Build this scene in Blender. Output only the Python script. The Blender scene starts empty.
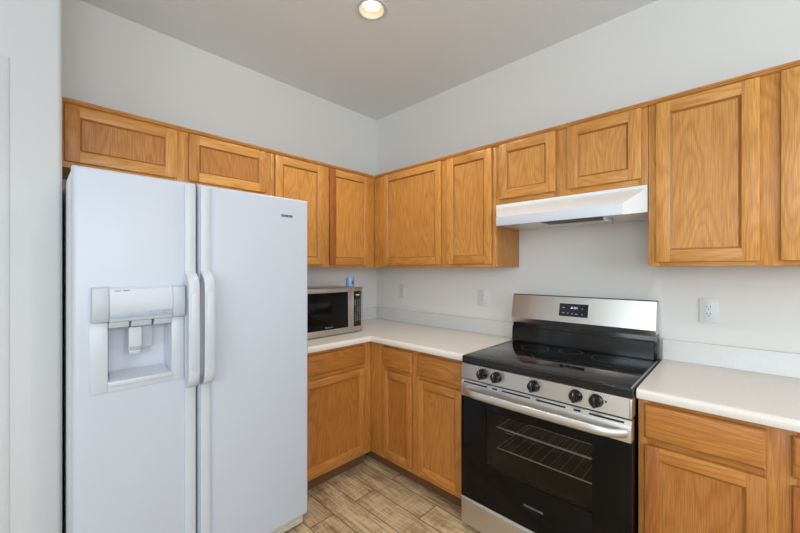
import bpy, bmesh, math, random
from mathutils import Vector, Matrix
random.seed(11)
scene = bpy.context.scene
COL = scene.collection
PI = math.pi

# ---------------------------------------------------------------- camera
cam_d = bpy.data.cameras.new('camera')
cam = bpy.data.objects.new('camera', cam_d); COL.objects.link(cam)
cam.location = (2.4775, -2.2568, 1.3728)
cam.rotation_euler = (PI / 2, 0, 0.76655)
cam_d.sensor_width = 36.0
cam_d.lens = 36.0 * 355.93 / 800.0
cam_d.shift_y = 2.6 / 800.0
cam_d.clip_start = 0.02
scene.camera = cam

# ---------------------------------------------------------------- world, window light, exposure
H = 2.768                      # ceiling height
XR, YB = 4.7, -4.9             # far walls (behind the camera)
world = bpy.data.worlds.new('world'); scene.world = world
world.use_nodes = True
bg = world.node_tree.nodes['Background']
bg.inputs[0].default_value = (0.80, 0.89, 1.0, 1); bg.inputs[1].default_value = 1.0

def area(name, loc, rot, sx, sy, power, color):
    l = bpy.data.lights.new(name, 'AREA'); l.shape = 'RECTANGLE'
    l.size = sx; l.size_y = sy; l.energy = power; l.color = color
    o = bpy.data.objects.new(name, l); COL.objects.link(o)
    o.location = loc; o.rotation_euler = rot
    return o
# fill light at two added, unseen windows: behind the camera (faces +Y), at the side (faces -X)
area('added_window_light', (3.30, YB - 0.03, 1.80), (PI / 2, 0, 0), 2.5, 1.35, 72, (0.80, 0.915, 1.0))
area('added_side_window_light', (XR + 0.03, -2.30, 1.80), (PI / 2, 0, PI / 2), 2.8, 1.35, 80, (0.80, 0.915, 1.0))

vs = scene.view_settings
scene.display_settings.display_device = 'sRGB'
vs.view_transform = 'Standard'; vs.look = 'None'
vs.exposure = -0.45; vs.gamma = 1.0; vs.use_curve_mapping = False

# ---------------------------------------------------------------- materials
def srgb(r, g, b):
    f = lambda c: (c / 255 / 12.92) if c / 255 <= 0.04045 else ((c / 255 + 0.055) / 1.055) ** 2.4
    return (f(r), f(g), f(b), 1)

class NT:
    def __init__(s, name):
        s.m = bpy.data.materials.new(name); s.m.use_nodes = True
        s.t = s.m.node_tree; s.n = s.t.nodes; s.b = s.n['Principled BSDF']
    def node(s, typ, **kw):
        n = s.n.new(typ)
        for k, v in kw.items():
            if k.startswith('i_'):
                key = k[2:]; n.inputs[int(key) if key.isdigit() else key].default_value = v
            else: setattr(n, k, v)
        return n
    def link(s, a, b): s.t.links.new(a, b)
    def math(s, op, a, b=None):
        n = s.node('ShaderNodeMath', operation=op)
        for i, q in enumerate((a, b)):
            if q is None: continue
            if hasattr(q, 'is_output'): s.link(q, n.inputs[i])
            else: n.inputs[i].default_value = q
        return n.outputs[0]
    def noise(s, vec, scale, detail=2.0, rough=0.5, dist=0.0, dim='3D'):
        n = s.node('ShaderNodeTexNoise', noise_dimensions=dim)
        n.inputs['Scale'].default_value = scale; n.inputs['Detail'].default_value = detail
        n.inputs['Roughness'].default_value = rough; n.inputs['Distortion'].default_value = dist
        if vec is not None: s.link(vec, n.inputs['Vector'])
        return n
    def mix(s, fac, a, b, mode='MIX'):
        n = s.node('ShaderNodeMix', data_type='RGBA', blend_type=mode)
        for i, q in ((0, fac), (6, a), (7, b)):
            if hasattr(q, 'is_output'): s.link(q, n.inputs[i])
            else: n.inputs[i].default_value = q
        return n.outputs[2]
    def ramp(s, fac, stops):
        n = s.node('ShaderNodeValToRGB'); e = n.color_ramp.elements
        while len(e) < len(stops): e.new(0.5)
        for q, (p, c) in zip(e, stops): q.position = p; q.color = c
        s.link(fac, n.inputs[0]); return n.outputs[0]
    def bump(s, h, strength, dist):
        n = s.node('ShaderNodeBump'); n.inputs['Strength'].default_value = strength
        n.inputs['Distance'].default_value = dist
        s.link(h, n.inputs['Height']); s.link(n.outputs[0], s.b.inputs['Normal'])

def plain(name, color, rough=0.5, metal=0.0, spec=0.5, coat=0.0, bump=None, emit=None):
    q = NT(name); b = q.b
    b.inputs['Base Color'].default_value = color; b.inputs['Roughness'].default_value = rough
    b.inputs['Metallic'].default_value = metal; b.inputs['Specular IOR Level'].default_value = spec
    b.inputs['Coat Weight'].default_value = coat; b.inputs['Coat Roughness'].default_value = 0.1
    tc = q.node('ShaderNodeTexCoord')
    if bump:
        n = q.noise(tc.outputs['Object'], bump[0], 3.0, 0.55); q.bump(n.outputs[0], bump[1], bump[2])
    else:   # faint tonal unevenness so that nothing is a dead flat colour
        n = q.noise(tc.outputs['Object'], 9.0, 2.0)
        v = q.math('ADD', q.math('MULTIPLY', n.outputs[0], 0.05), 0.975)
        cc = q.node('ShaderNodeCombineColor')
        for i in range(3): q.link(v, cc.inputs[i])
        q.link(q.mix(1.0, color, cc.outputs[0], 'MULTIPLY'), b.inputs['Base Color'])
    if emit:
        b.inputs['Emission Color'].default_value = emit[0]; b.inputs['Emission Strength'].default_value = emit[1]
    return q.m

def oak_material():
    q = NT('honey oak')
    uv = q.node('ShaderNodeUVMap'); uv.uv_map = 'grain'
    sep = q.node('ShaderNodeSeparateXYZ'); q.link(uv.outputs[0], sep.inputs[0])
    def vec(su, sv):
        c = q.node('ShaderNodeCombineXYZ')
        q.link(q.math('MULTIPLY', sep.outputs[0], su), c.inputs[0])
        q.link(q.math('MULTIPLY', sep.outputs[1], sv), c.inputs[1]); return c.outputs[0]
    big = q.noise(vec(1.3, 7.5), 1.0, 1.5, 0.45, 0.25)             # contours of it read as cathedral grain
    rings = q.math('SINE', q.math('MULTIPLY', big.outputs[0], 95.0))
    rings = q.math('POWER', q.math('MULTIPLY', q.math('ADD', rings, 1.0), 0.5), 2.2)
    pores = q.noise(vec(9.0, 330.0), 1.0, 2.0, 0.6)
    pore = q.ramp(pores.outputs[0], [(0.40, (1, 1, 1, 1)), (0.64, (0, 0, 0, 1))])
    tone = q.noise(vec(0.9, 14.0), 1.0, 2.0, 0.5)
    c1 = q.mix(q.math('MULTIPLY', rings, 0.52), OAK_LIGHT, OAK_MID)
    c2 = q.mix(tone.outputs[0], c1, q.mix(1.0, c1, srgb(238, 224, 205), 'MULTIPLY'))
    inv = q.math('SUBTRACT', 1.0, pore)
    c3 = q.mix(q.math('MULTIPLY', inv, 0.46), c2, OAK_DARK)
    at = q.node('ShaderNodeAttribute'); at.attribute_name = 'tint'
    c4 = q.mix(1.0, c3, at.outputs['Color'], 'MULTIPLY')
    q.link(c4, q.b.inputs['Base Color'])
    q.b.inputs['Roughness'].default_value = 0.38
    q.b.inputs['Specular IOR Level'].default_value = 0.45
    q.bump(pores.outputs[0], 0.12, 0.001)
    return q.m
OAK_LIGHT, OAK_MID, OAK_DARK = srgb(224, 165, 88), srgb(196, 131, 58), srgb(148, 88, 34)

def steel_material(name, axis=0, col=(0.68, 0.67, 0.65, 1), rough=0.38):
    q = NT(name); q.b.inputs['Metallic'].default_value = 1.0
    q.b.inputs['Base Color'].default_value = col
    tc = q.node('ShaderNodeTexCoord'); mp = q.node('ShaderNodeMapping')
    sc = [700.0, 700.0, 700.0]; sc[axis] = 4.0
    mp.inputs['Scale'].default_value = sc
    q.link(tc.outputs['Object'], mp.inputs[0])
    n = q.noise(mp.outputs[0], 1.0, 2.0, 0.6)
    r = q.math('ADD', q.math('MULTIPLY', n.outputs[0], 0.06), rough - 0.03)
    q.link(r, q.b.inputs['Roughness'])
    q.bump(n.outputs[0], 0.02, 0.0004)
    return q.m

def floor_material():
    q = NT('wood look plank tile')
    tc = q.node('ShaderNodeTexCoord'); mp = q.node('ShaderNodeMapping')
    mp.inputs['Location'].default_value = (-0.827 + 0.92 * 4, 0.925 + 0.1525 * 41, 0)
    q.link(tc.outputs['Object'], mp.inputs[0])
    br = q.node('ShaderNodeTexBrick', offset=0.6, offset_frequency=2)
    br.inputs['Scale'].default_value = 1.0; br.inputs['Brick Width'].default_value = 0.92
    br.inputs['Row Height'].default_value = 0.1525; br.inputs['Mortar Size'].default_value = 0.0024
    br.inputs['Mortar Smooth'].default_value = 0.2; br.inputs['Bias'].default_value = 0.0
    br.inputs['Color1'].default_value = (0, 0, 0, 1); br.inputs['Color2'].default_value = (1, 1, 1, 1)
    br.inputs['Mortar'].default_value = (0.5, 0.5, 0.5, 1)
    q.link(mp.outputs[0], br.inputs['Vector'])
    seed = q.math('MULTIPLY', br.outputs['Color'], 37.0)
    sep = q.node('ShaderNodeSeparateXYZ'); q.link(mp.outputs[0], sep.inputs[0])
    def vec(su, sv):
        c = q.node('ShaderNodeCombineXYZ')
        q.link(q.math('MULTIPLY', sep.outputs[0], su), c.inputs[0])
        q.link(q.math('MULTIPLY', sep.outputs[1], sv), c.inputs[1]); q.link(seed, c.inputs[2]); return c.outputs[0]
    streak = q.noise(vec(4.5, 52.0), 1.0, 5.0, 0.7, 0.8)
    fine = q.noise(vec(26.0, 190.0), 1.0, 4.0, 0.7)
    blot = q.noise(vec(3.2, 9.0), 1.0, 3.0, 0.6, 0.4)
    saw = q.noise(vec(70.0, 5.0), 1.0, 2.0, 0.5)
    f = q.math('ADD', q.math('MULTIPLY', streak.outputs[0], 0.50), q.math('MULTIPLY', fine.outputs[0], 0.22))
    f = q.math('ADD', f, q.math('MULTIPLY', blot.outputs[0], 0.30))
    f = q.math('ADD', f, q.math('MULTIPLY', q.math('SUBTRACT', saw.outputs[0], 0.5), 0.14))
    col = q.ramp(f, [(0.32, srgb(112, 88, 62)), (0.45, srgb(166, 138, 104)), (0.54, srgb(208, 182, 144)), (0.68, srgb(232, 210, 174))])
    v = q.math('ADD', q.math('MULTIPLY', br.outputs['Color'], 0.26), 0.84)
    cc = q.node('ShaderNodeCombineColor')
    for i in range(3): q.link(v, cc.inputs[i])
    col = q.mix(1.0, col, cc.outputs[0], 'MULTIPLY')
    col = q.mix(br.outputs['Fac'], col, srgb(70, 56, 42))
    q.link(col, q.b.inputs['Base Color'])
    q.b.inputs['Roughness'].default_value = 0.42; q.b.inputs['Specular IOR Level'].default_value = 0.4
    q.bump(q.math('SUBTRACT', q.math('MULTIPLY', f, 0.5), br.outputs['Fac']), 0.25, 0.002)
    return q.m

def laminate_material(name, base, spot):
    q = NT(name); tc = q.node('ShaderNodeTexCoord')
    n = q.noise(tc.outputs['Object'], 420.0, 3.0, 0.7); n2 = q.noise(tc.outputs['Object'], 26.0, 3.0, 0.6)
    c = q.mix(q.ramp(n.outputs[0], [(0.42, (0, 0, 0, 1)), (0.62, (1, 1, 1, 1))]), base, spot)
    c = q.mix(q.math('MULTIPLY', n2.outputs[0], 0.35), c, spot)
    q.link(c, q.b.inputs['Base Color']); q.b.inputs['Roughness'].default_value = 0.27
    q.b.inputs['Specular IOR Level'].default_value = 0.5
    return q.m

def tinted_glass(name, tint, rough=0.03, ior=1.33):
    q = NT(name); q.n.remove(q.b)
    out = [n for n in q.n if n.type == 'OUTPUT_MATERIAL'][0]
    tr = q.node('ShaderNodeBsdfTransparent'); tr.inputs[0].default_value = tint
    gl = q.node('ShaderNodeBsdfGlossy'); gl.inputs['Roughness'].default_value = rough
    fr = q.node('ShaderNodeFresnel'); fr.inputs[0].default_value = ior
    mx = q.node('ShaderNodeMixShader')
    q.link(fr.outputs[0], mx.inputs[0]); q.link(tr.outputs[0], mx.inputs[1]); q.link(gl.outputs[0], mx.inputs[2])
    q.link(mx.outputs[0], out.inputs[0]); return q.m

M = {}
M['oak'] = oak_material()
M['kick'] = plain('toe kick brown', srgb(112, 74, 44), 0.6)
M['wall'] = plain('wall paint', srgb(228, 226, 222), 0.75, spec=0.25, bump=(130.0, 0.10, 0.003))
M['wall_dimmed'] = plain('dimmed wall paint', srgb(208, 207, 207), 0.75, spec=0.25, bump=(130.0, 0.10, 0.003))  # same wall paint, darkened to offset the strong daylight on this wall
M['ceiling'] = plain('ceiling paint', srgb(234, 238, 240), 0.85, spec=0.15, bump=(110.0, 0.14, 0.004))
M['trim'] = plain('white trim paint', srgb(216, 218, 219), 0.45)
M['floor'] = floor_material()
M['counter'] = laminate_material('beige laminate', srgb(236, 231, 224), srgb(222, 215, 206))
M['splash'] = laminate_material('pale laminate backsplash', srgb(224, 223, 220), srgb(212, 210, 207))
M['fridge'] = plain('pebbled white enamel', srgb(197, 202, 213), 0.30, spec=0.5, bump=(330.0, 0.10, 0.0012))
M['fridge_body'] = plain('fridge cabinet white', srgb(214, 216, 220), 0.4)
M['white_plastic'] = plain('white plastic', srgb(200, 204, 212), 0.28)
M['grey_plastic'] = plain('pale grey plastic', srgb(188, 193, 202), 0.35)
M['strip_plastic'] = plain('blue grey legend strip', srgb(168, 178, 194), 0.35)
M['recess_plastic'] = plain('dispenser well plastic', srgb(206, 212, 218), 0.35)
M['vent'] = plain('cream grille plastic', srgb(214, 208, 192), 0.45)
M['dark_gap'] = plain('dark gasket', srgb(44, 46, 52), 0.7)
M['steel'] = steel_material('brushed stainless', 0)
M['steel_y'] = steel_material('brushed stainless microwave', 0, (0.56, 0.52, 0.48, 1), 0.30)
M['handle'] = steel_material('satin handle', 0, (0.66, 0.65, 0.64, 1), 0.40)
M['black_glass'] = plain('black ceramic glass', (0.006, 0.006, 0.007, 1), 0.07, spec=0.55)
M['oven_black'] = plain('oven door black glass', (0.006, 0.005, 0.005, 1), 0.06, spec=0.15)
M['black_gloss'] = plain('black enamel', (0.008, 0.008, 0.009, 1), 0.16, spec=0.5)
M['black_plastic'] = plain('black plastic', (0.012, 0.012, 0.013, 1), 0.35)
M['black_matte'] = plain('dark recess', (0.008, 0.008, 0.008, 1), 0.8)
M['cavity'] = plain('oven cavity enamel', (0.050, 0.040, 0.037, 1), 0.5)
M['oven_glass'] = tinted_glass('oven window glass', (0.80, 0.76, 0.73, 1))
M['mw_glass'] = tinted_glass('microwave window glass', (0.20, 0.19, 0.18, 1))
M['chrome'] = plain('chrome wire', (0.92, 0.91, 0.89, 1), 0.38, 0.7)
M['ring'] = plain('burner ring print', srgb(120, 120, 122), 0.35)
M['print'] = plain('pale printing', srgb(190, 186, 182), 0.5)
M['dark_print'] = plain('dark printing', srgb(74, 78, 82), 0.5)
M['grey_print'] = plain('grey printing', srgb(140, 146, 156), 0.5)
M['red'] = plain('red mark', srgb(190, 40, 34), 0.4)
M['hood'] = plain('white hood enamel', srgb(234, 235, 236), 0.16, spec=0.6)
M['hood_lip'] = plain('white hood lip', srgb(206, 211, 220), 0.3)
M['filter'] = steel_material('filter mesh', 0, (0.10, 0.09, 0.08, 1), 0.5)
M['plate'] = plain('outlet plate white', srgb(220, 221, 221), 0.35)
M['can'] = plain('blue can paint', srgb(132, 162, 200), 0.3, 0.1)
M['can_dark'] = plain('dark blue print', srgb(66, 92, 142), 0.4)
M['can_top'] = plain('can lid metal', srgb(190, 205, 225), 0.25, 0.8)
M['baffle'] = plain('lamp baffle cream', srgb(214, 198, 168), 0.6)
M['bulb'] = plain('lamp lens', (1, 1, 1, 1), 0.4, emit=((1.0, 0.96, 0.90, 1), 4.0))
M['led'] = plain('display digits', (0.3, 0.35, 0.6, 1), 0.5, emit=((0.55, 0.62, 1.0, 1), 1.6))
M['led_dim'] = plain('display icons', (0.25, 0.26, 0.28, 1), 0.5, emit=((0.8, 0.85, 1.0, 1), 0.28))
M['led_white'] = plain('microwave clock', (0.4, 0.4, 0.4, 1), 0.5, emit=((0.9, 0.93, 1.0, 1), 0.9))

# ---------------------------------------------------------------- mesh builder
class MB:
    """collects shapes of one part (metres, in a working frame) and links them as ONE mesh object"""
    def __init__(s): s.v = []; s.f = []; s.uv = []; s.t = []
    def add(s, bm, axis=None, tint=None, seed=None):
        bm.verts.ensure_lookup_table(); bm.verts.index_update()
        base = len(s.v); s.v += [tuple(v.co) for v in bm.verts]
        ou, ov = (random.uniform(0, 60), random.uniform(0, 60)) if seed is None else seed
        if tint is None: tint = (1, 1, 1)
        bm.normal_update()
        for f in bm.faces:
            s.f.append([base + v.index for v in f.verts])
            n = f.normal; a = max(range(3), key=lambda i: abs(n[i]))
            g = axis if axis is not None else 0
            rest = [i for i in range(3) if i != a]
            if g in rest: ui, vi = g, [i for i in rest if i != g][0]
            else: ui, vi = rest
            for v in f.verts:
                s.uv.append((v.co[ui] + ou, v.co[vi] + ov)); s.t.append(tint)
        bm.free()
    def box(s, x0, x1, y0, y1, z0, z1, bevel=0.0, seg=2, axis=None, tint=None):
        bm = bmesh.new(); bmesh.ops.create_cube(bm, size=1.0)
        for v in bm.verts:
            v.co = ((x0 + x1) / 2 + v.co.x * abs(x1 - x0), (y0 + y1) / 2 + v.co.y * abs(y1 - y0), (z0 + z1) / 2 + v.co.z * abs(z1 - z0))
        if bevel > 0: bmesh.ops.bevel(bm, geom=list(bm.edges), offset=bevel, segments=seg, profile=0.5, affect='EDGES')
        s.add(bm, axis, tint); return s
    def poly(s, verts, faces, axis=None, tint=None, seed=None):
        bm = bmesh.new(); vv = [bm.verts.new(v) for v in verts]
        for f in faces: bm.faces.new([vv[i] for i in f])
        s.add(bm, axis, tint, seed); return s
    def prism(s, pts, axis, a, b, bevel=0.0, seg=2):
        """closed 2D outline in the plane across `axis`, swept from a to b"""
        bm = bmesh.new(); n = len(pts)
        def P(p, c):
            return {0: (c, p[0], p[1]), 1: (p[0], c, p[1]), 2: (p[0], p[1], c)}[axis]
        A = [bm.verts.new(P(p, a)) for p in pts]; B = [bm.verts.new(P(p, b)) for p in pts]
        fa = bm.faces.new(A[::-1]); fb = bm.faces.new(B)
        for i in range(n): bm.faces.new((A[i], A[(i + 1) % n], B[(i + 1) % n], B[i]))
        bmesh.ops.recalc_face_normals(bm, faces=list(bm.faces))
        if bevel > 0: bmesh.ops.bevel(bm, geom=list(fa.edges) + list(fb.edges), offset=bevel, segments=seg, profile=0.5, affect='EDGES')
        s.add(bm); return s
    def lathe(s, prof, c, axis=2, n=32, cap0=True, cap1=True):
        """prof: (radius, height along axis)"""
        bm = bmesh.new(); rings = []
        for r, h in prof:
            ring = []
            for k in range(n):
                t = 2 * PI * k / n; u, w = r * math.cos(t), r * math.sin(t)
                p = {2: (u, w, h), 1: (u, h, w), 0: (h, u, w)}[axis]
                ring.append(bm.verts.new((c[0] + p[0], c[1] + p[1], c[2] + p[2])))
            rings.append(ring)
        for A, B in zip(rings, rings[1:]):
            for k in range(n): bm.faces.new((A[k], A[(k + 1) % n], B[(k + 1) % n], B[k]))
        if cap0: bm.faces.new(rings[0])
        if cap1: bm.faces.new(rings[-1])
        bmesh.ops.recalc_face_normals(bm, faces=list(bm.faces))
        s.add(bm); return s
    def tube(s, pts, r, n=10, sx=1.0):
        bm = bmesh.new(); rings = []; pts = [Vector(p) for p in pts]
        for i, p in enumerate(pts):
            d = (pts[min(i + 1, len(pts) - 1)] - pts[max(i - 1, 0)]).normalized()
            up = Vector((0, 0, 1)) if abs(d.z) < 0.9 else Vector((0, 1, 0))
            a = d.cross(up).normalized(); b = a.cross(d).normalized()
            rr = r[i] if isinstance(r, (list, tuple)) else r
            rings.append([bm.verts.new(p + a * (rr * math.cos(2 * PI * k / n)) * sx + b * (rr * math.sin(2 * PI * k / n))) for k in range(n)])
        for A, B in zip(rings, rings[1:]):
            for k in range(n): bm.faces.new((A[k], A[(k + 1) % n], B[(k + 1) % n], B[k]))
        bm.faces.new(rings[0]); bm.faces.new(rings[-1])
        bmesh.ops.recalc_face_normals(bm, faces=list(bm.faces))
        s.add(bm); return s
    def annulus(s, c, r0, r1, z, n=48):
        vs_, fs = [], []
        for k in range(n):
            t = 2 * PI * k / n
            vs_ += [(c[0] + r0 * math.cos(t), c[1] + r0 * math.sin(t), z), (c[0] + r1 * math.cos(t), c[1] + r1 * math.sin(t), z)]
        for k in range(n):
            j = (k + 1) % n; fs.append((2 * k, 2 * k + 1, 2 * j + 1, 2 * j))
        return s.poly(vs_, fs)
    def build(s, name, mat, parent=None, off=(0, 0, 0), smooth=30):
        me = bpy.data.meshes.new(name)
        me.from_pydata([(x - off[0], y - off[1], z - off[2]) for x, y, z in s.v], [], s.f)
        uvl = me.uv_layers.new(name='grain')
        uvl.data.foreach_set('uv', [c for q in s.uv for c in q])
        ca = me.color_attributes.new('tint', 'FLOAT_COLOR', 'CORNER')
        ca.data.foreach_set('color', [c for q in s.t for c in (q[0], q[1], q[2], 1.0)])
        me.materials.append(M[mat] if isinstance(mat, str) else mat)
        if smooth:
            me.shade_smooth(); me.set_sharp_from_angle(angle=math.radians(smooth))
        o = bpy.data.objects.new(name, me); COL.objects.link(o)
        if parent is not None: o.parent = parent
        return o

def tag(o, label, cat, group=None):
    o['label'] = label; o['category'] = cat
    if group: o['group'] = group
    return o

class Thing:
    """an Empty at the thing's base. frame 'B' = world axes (stove wall, front towards -Y);
    frame 'A' = turned 90 degrees (fridge wall): working x = world Y, working y = -world X"""
    def __init__(s, name, label, cat, base, frame='B', group=None):
        s.off = base
        o = bpy.data.objects.new(name, None); COL.objects.link(o); o.empty_display_size = 0.05
        if frame == 'A':
            o.location = (-base[1], base[0], base[2]); o.rotation_euler = (0, 0, PI / 2)
        else: o.location = base
        tag(o, label, cat, group); s.o = o
    def part(s, name, mb, mat, parent=None, smooth=30): return mb.build(name, mat, parent or s.o, s.off, smooth)

def structure(name, mb, mat, smooth=30):
    o = mb.build(name, mat, None, (0, 0, 0), smooth); o['kind'] = 'structure'; return o

def text_part(body, size, name, mat, thing, pos, front='-y', parent=None, width=None, extrude=0.0003, bold=0.0):
    """raised lettering standing on a face that looks towards working -y"""
    cu = bpy.data.curves.new(name, 'FONT'); cu.body = body; cu.size = size
    cu.align_x = 'CENTER'; cu.align_y = 'CENTER'; cu.extrude = extrude; cu.resolution_u = 3; cu.offset = bold
    tmp = bpy.data.objects.new(name + '_curve', cu); COL.objects.link(tmp)
    dg = bpy.context.evaluated_depsgraph_get(); dg.update()
    me = bpy.data.meshes.new_from_object(tmp.evaluated_get(dg))
    bpy.data.objects.remove(tmp); bpy.data.curves.remove(cu)
    xs = [v.co.x for v in me.vertices]
    k = width / (max(xs) - min(xs)) if width else 1.0
    for v in me.vertices:
        x, y, z = v.co; v.co = (pos[0] + x * k - thing.off[0], pos[1] - z - thing.off[1], pos[2] + y - thing.off[2])
    me.materials.clear(); me.materials.append(M[mat])
    o = bpy.data.objects.new(name, me); COL.objects.link(o); o.parent = parent or thing.o
    return o

# ---------------------------------------------------------------- room shell
E_WALL = 0.12
LAMPS = [(1.0414, -0.985), (2.05, -1.75), (3.30, -2.90)]; LR = 0.070   # recessed lamps: the first is in view, the other two added for even light
structure('floor', MB().box(-E_WALL, XR + E_WALL, YB - E_WALL, E_WALL, -0.06, 0.0), 'floor')
# ceiling with a round hole for the lamp
mb = MB(); N = 48; hs = 0.2
def sq(t):
    c, s_ = math.cos(t), math.sin(t); m = max(abs(c), abs(s_)); return (c / m * hs, s_ / m * hs)
for lx, ly in LAMPS:
    vsx, fsx = [], []
    for k in range(N):
        t = 2 * PI * k / N; p = sq(t)
        vsx += [(lx + LR * math.cos(t), ly + LR * math.sin(t), H), (lx + p[0], ly + p[1], H)]
    for k in range(N):
        j = (k + 1) % N; fsx.append((2 * k, 2 * j, 2 * j + 1, 2 * k + 1))
    mb.poly(vsx, fsx)
x0, x1, y0, y1 = -E_WALL, XR + E_WALL, YB - E_WALL, E_WALL
gx = sorted({x0, x1} | {round(l[0] + d, 4) for l in LAMPS for d in (-hs, hs)})
gy = sorted({y0, y1} | {round(l[1] + d, 4) for l in LAMPS for d in (-hs, hs)})
for a, b in zip(gx, gx[1:]):
    for c, d in zip(gy, gy[1:]):
        if any(abs((a + b) / 2 - l[0]) < hs and abs((c + d) / 2 - l[1]) < hs for l in LAMPS): continue
        mb.poly([(a, c, H), (a, d, H), (b, d, H), (b, c, H)], [(0, 1, 2, 3)])
mb.poly([(x0, y0, H + .12), (x1, y0, H + .12), (x1, y1, H + .12), (x0, y1, H + .12)], [(0, 1, 2, 3)])
structure('ceiling', mb, 'ceiling', 0)
structure('wall_left', MB().box(-E_WALL, 0, YB - E_WALL, 0, 0, H), 'wall', 0)
structure('wall_back', MB().box(-E_WALL, XR + E_WALL, 0, E_WALL, 0, H), 'wall', 0)
# wall behind the camera with an added window, wall at the right with another added one
wx0, wx1, wz0, wz1 = 2.00, 4.60, 1.08, 2.52
mb = MB()
mb.box(0, wx0, YB - E_WALL, YB, 0, H).box(wx1, XR, YB - E_WALL, YB, 0, H)
mb.box(wx0, wx1, YB - E_WALL, YB, 0, wz0).box(wx0, wx1, YB - E_WALL, YB, wz1, H)
structure('wall_front', mb, 'wall', 0)
dy0, dy1 = -3.75, -0.85
mb = MB()
mb.box(XR, XR + E_WALL, YB, dy0, 0, H).box(XR, XR + E_WALL, dy1, 0, 0, H)
mb.box(XR, XR + E_WALL, dy0, dy1, wz1, H).box(XR, XR + E_WALL, dy0, dy1, 0, wz0)
structure('wall_right', mb, 'wall', 0)
fr = .045
mb = MB().box(wx0, wx0 + fr, YB - .02, YB + .02, wz0, wz1, .003).box(wx1 - fr, wx1, YB - .02, YB + .02, wz0, wz1, .003)
mb.box(wx0 + fr, wx1 - fr, YB - .02, YB + .02, wz0, wz0 + fr, .003).box(wx0 + fr, wx1 - fr, YB - .02, YB + .02, wz1 - fr, wz1, .003)
mb.box((wx0 + wx1) / 2 - .02, (wx0 + wx1) / 2 + .02, YB - .02, YB + .02, wz0 + fr, wz1 - fr, .003)
structure('added_window_1', mb, 'trim')
mb = MB().box(XR - .02, XR + .02, dy0, dy0 + fr, wz0, wz1, .003).box(XR - .02, XR + .02, dy1 - fr, dy1, wz0, wz1, .003)
mb.box(XR - .02, XR + .02, dy0 + fr, dy1 - fr, wz1 - fr, wz1, .003).box(XR - .02, XR + .02, dy0 + fr, dy1 - fr, wz0, wz0 + fr, .003)
mb.box(XR - .02, XR + .02, -2.33, -2.27, wz0 + fr, wz1 - fr, .003)
structure('added_window_2', mb, 'trim')

# short wall beside the fridge (bullnose corner) with the doorway casing at the left edge of the view
PX, PY = 0.50, -2.1668
prof = [(0.0, PY), (0.0, -2.36)]
bull = [(PX - .018 + .018 * math.cos(t), PY - .018 + .018 * math.sin(t)) for t in [PI / 2 * k / 6 for k in range(6, -1, -1)]]
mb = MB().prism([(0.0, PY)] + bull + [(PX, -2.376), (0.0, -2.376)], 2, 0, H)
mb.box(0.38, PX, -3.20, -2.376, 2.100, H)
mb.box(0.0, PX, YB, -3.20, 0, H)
structure('wall_pantry', mb, 'wall_dimmed', 40)
cy0, cy1, cw, ct = -3.20, -2.376, .064, .009
DH = 2.100                                                         # doorway head
cprof = [(0, 0), (0, ct * .6), (.020, ct), (cw - .0150, ct), (cw - .0005, .003), (cw, 0)]      # (outwards from the opening, out from the wall)
vs_, fs = [], []; n = len(cprof)
for st in (lambda d: (cy1 + d, 0.0), lambda d: (cy1 + d, DH + d), lambda d: (cy0 - d, DH + d), lambda d: (cy0 - d, 0.0)):
    vs_ += [(PX + p, st(d)[0], st(d)[1]) for d, p in cprof]
for i in range(3):
    for k in range(n): fs.append((i * n + k, i * n + (k + 1) % n, (i + 1) * n + (k + 1) % n, (i + 1) * n + k))
fs += [tuple(range(n)), tuple(range(3 * n, 4 * n))]
bm = bmesh.new(); vv = [bm.verts.new(q) for q in vs_]
for q in fs: bm.faces.new([vv[i] for i in q])
bmesh.ops.recalc_face_normals(bm, faces=list(bm.faces))
mb = MB(); mb.add(bm)
structure('trim_1', mb, 'wall_dimmed')
dm = MB().box(PX - .045, PX - .01, cy0 + .004, cy1 - .004, .008, 2.094, .003)
for (a, b) in ((.12, .95), (1.06, 1.93)):
    for (p, q) in ((cy0 + .11, (cy0 + cy1) / 2 - .05), ((cy0 + cy1) / 2 + .05, cy1 - .11)):
        dm.box(PX - .0115, PX - .004, p, q, a, b, .0035)
structure('door_1', dm, 'trim')

# ---------------------------------------------------------------- cabinets
def board_tint(strength=1.0):
    k = 1 + random.uniform(-.09, .07) * strength; w = random.uniform(-.03, .03) * strength
    return (k * (1 + w * .3), k, k * (1 - w * 2))
RED = (.74, .62, .58)

def oak_board(mb, x0, x1, y0, y1, z0, z1, axis, bevel=.0012, tint=None):
    return mb.box(x0, x1, y0, y1, z0, z1, bevel, 2, axis, tint or board_tint())

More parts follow.
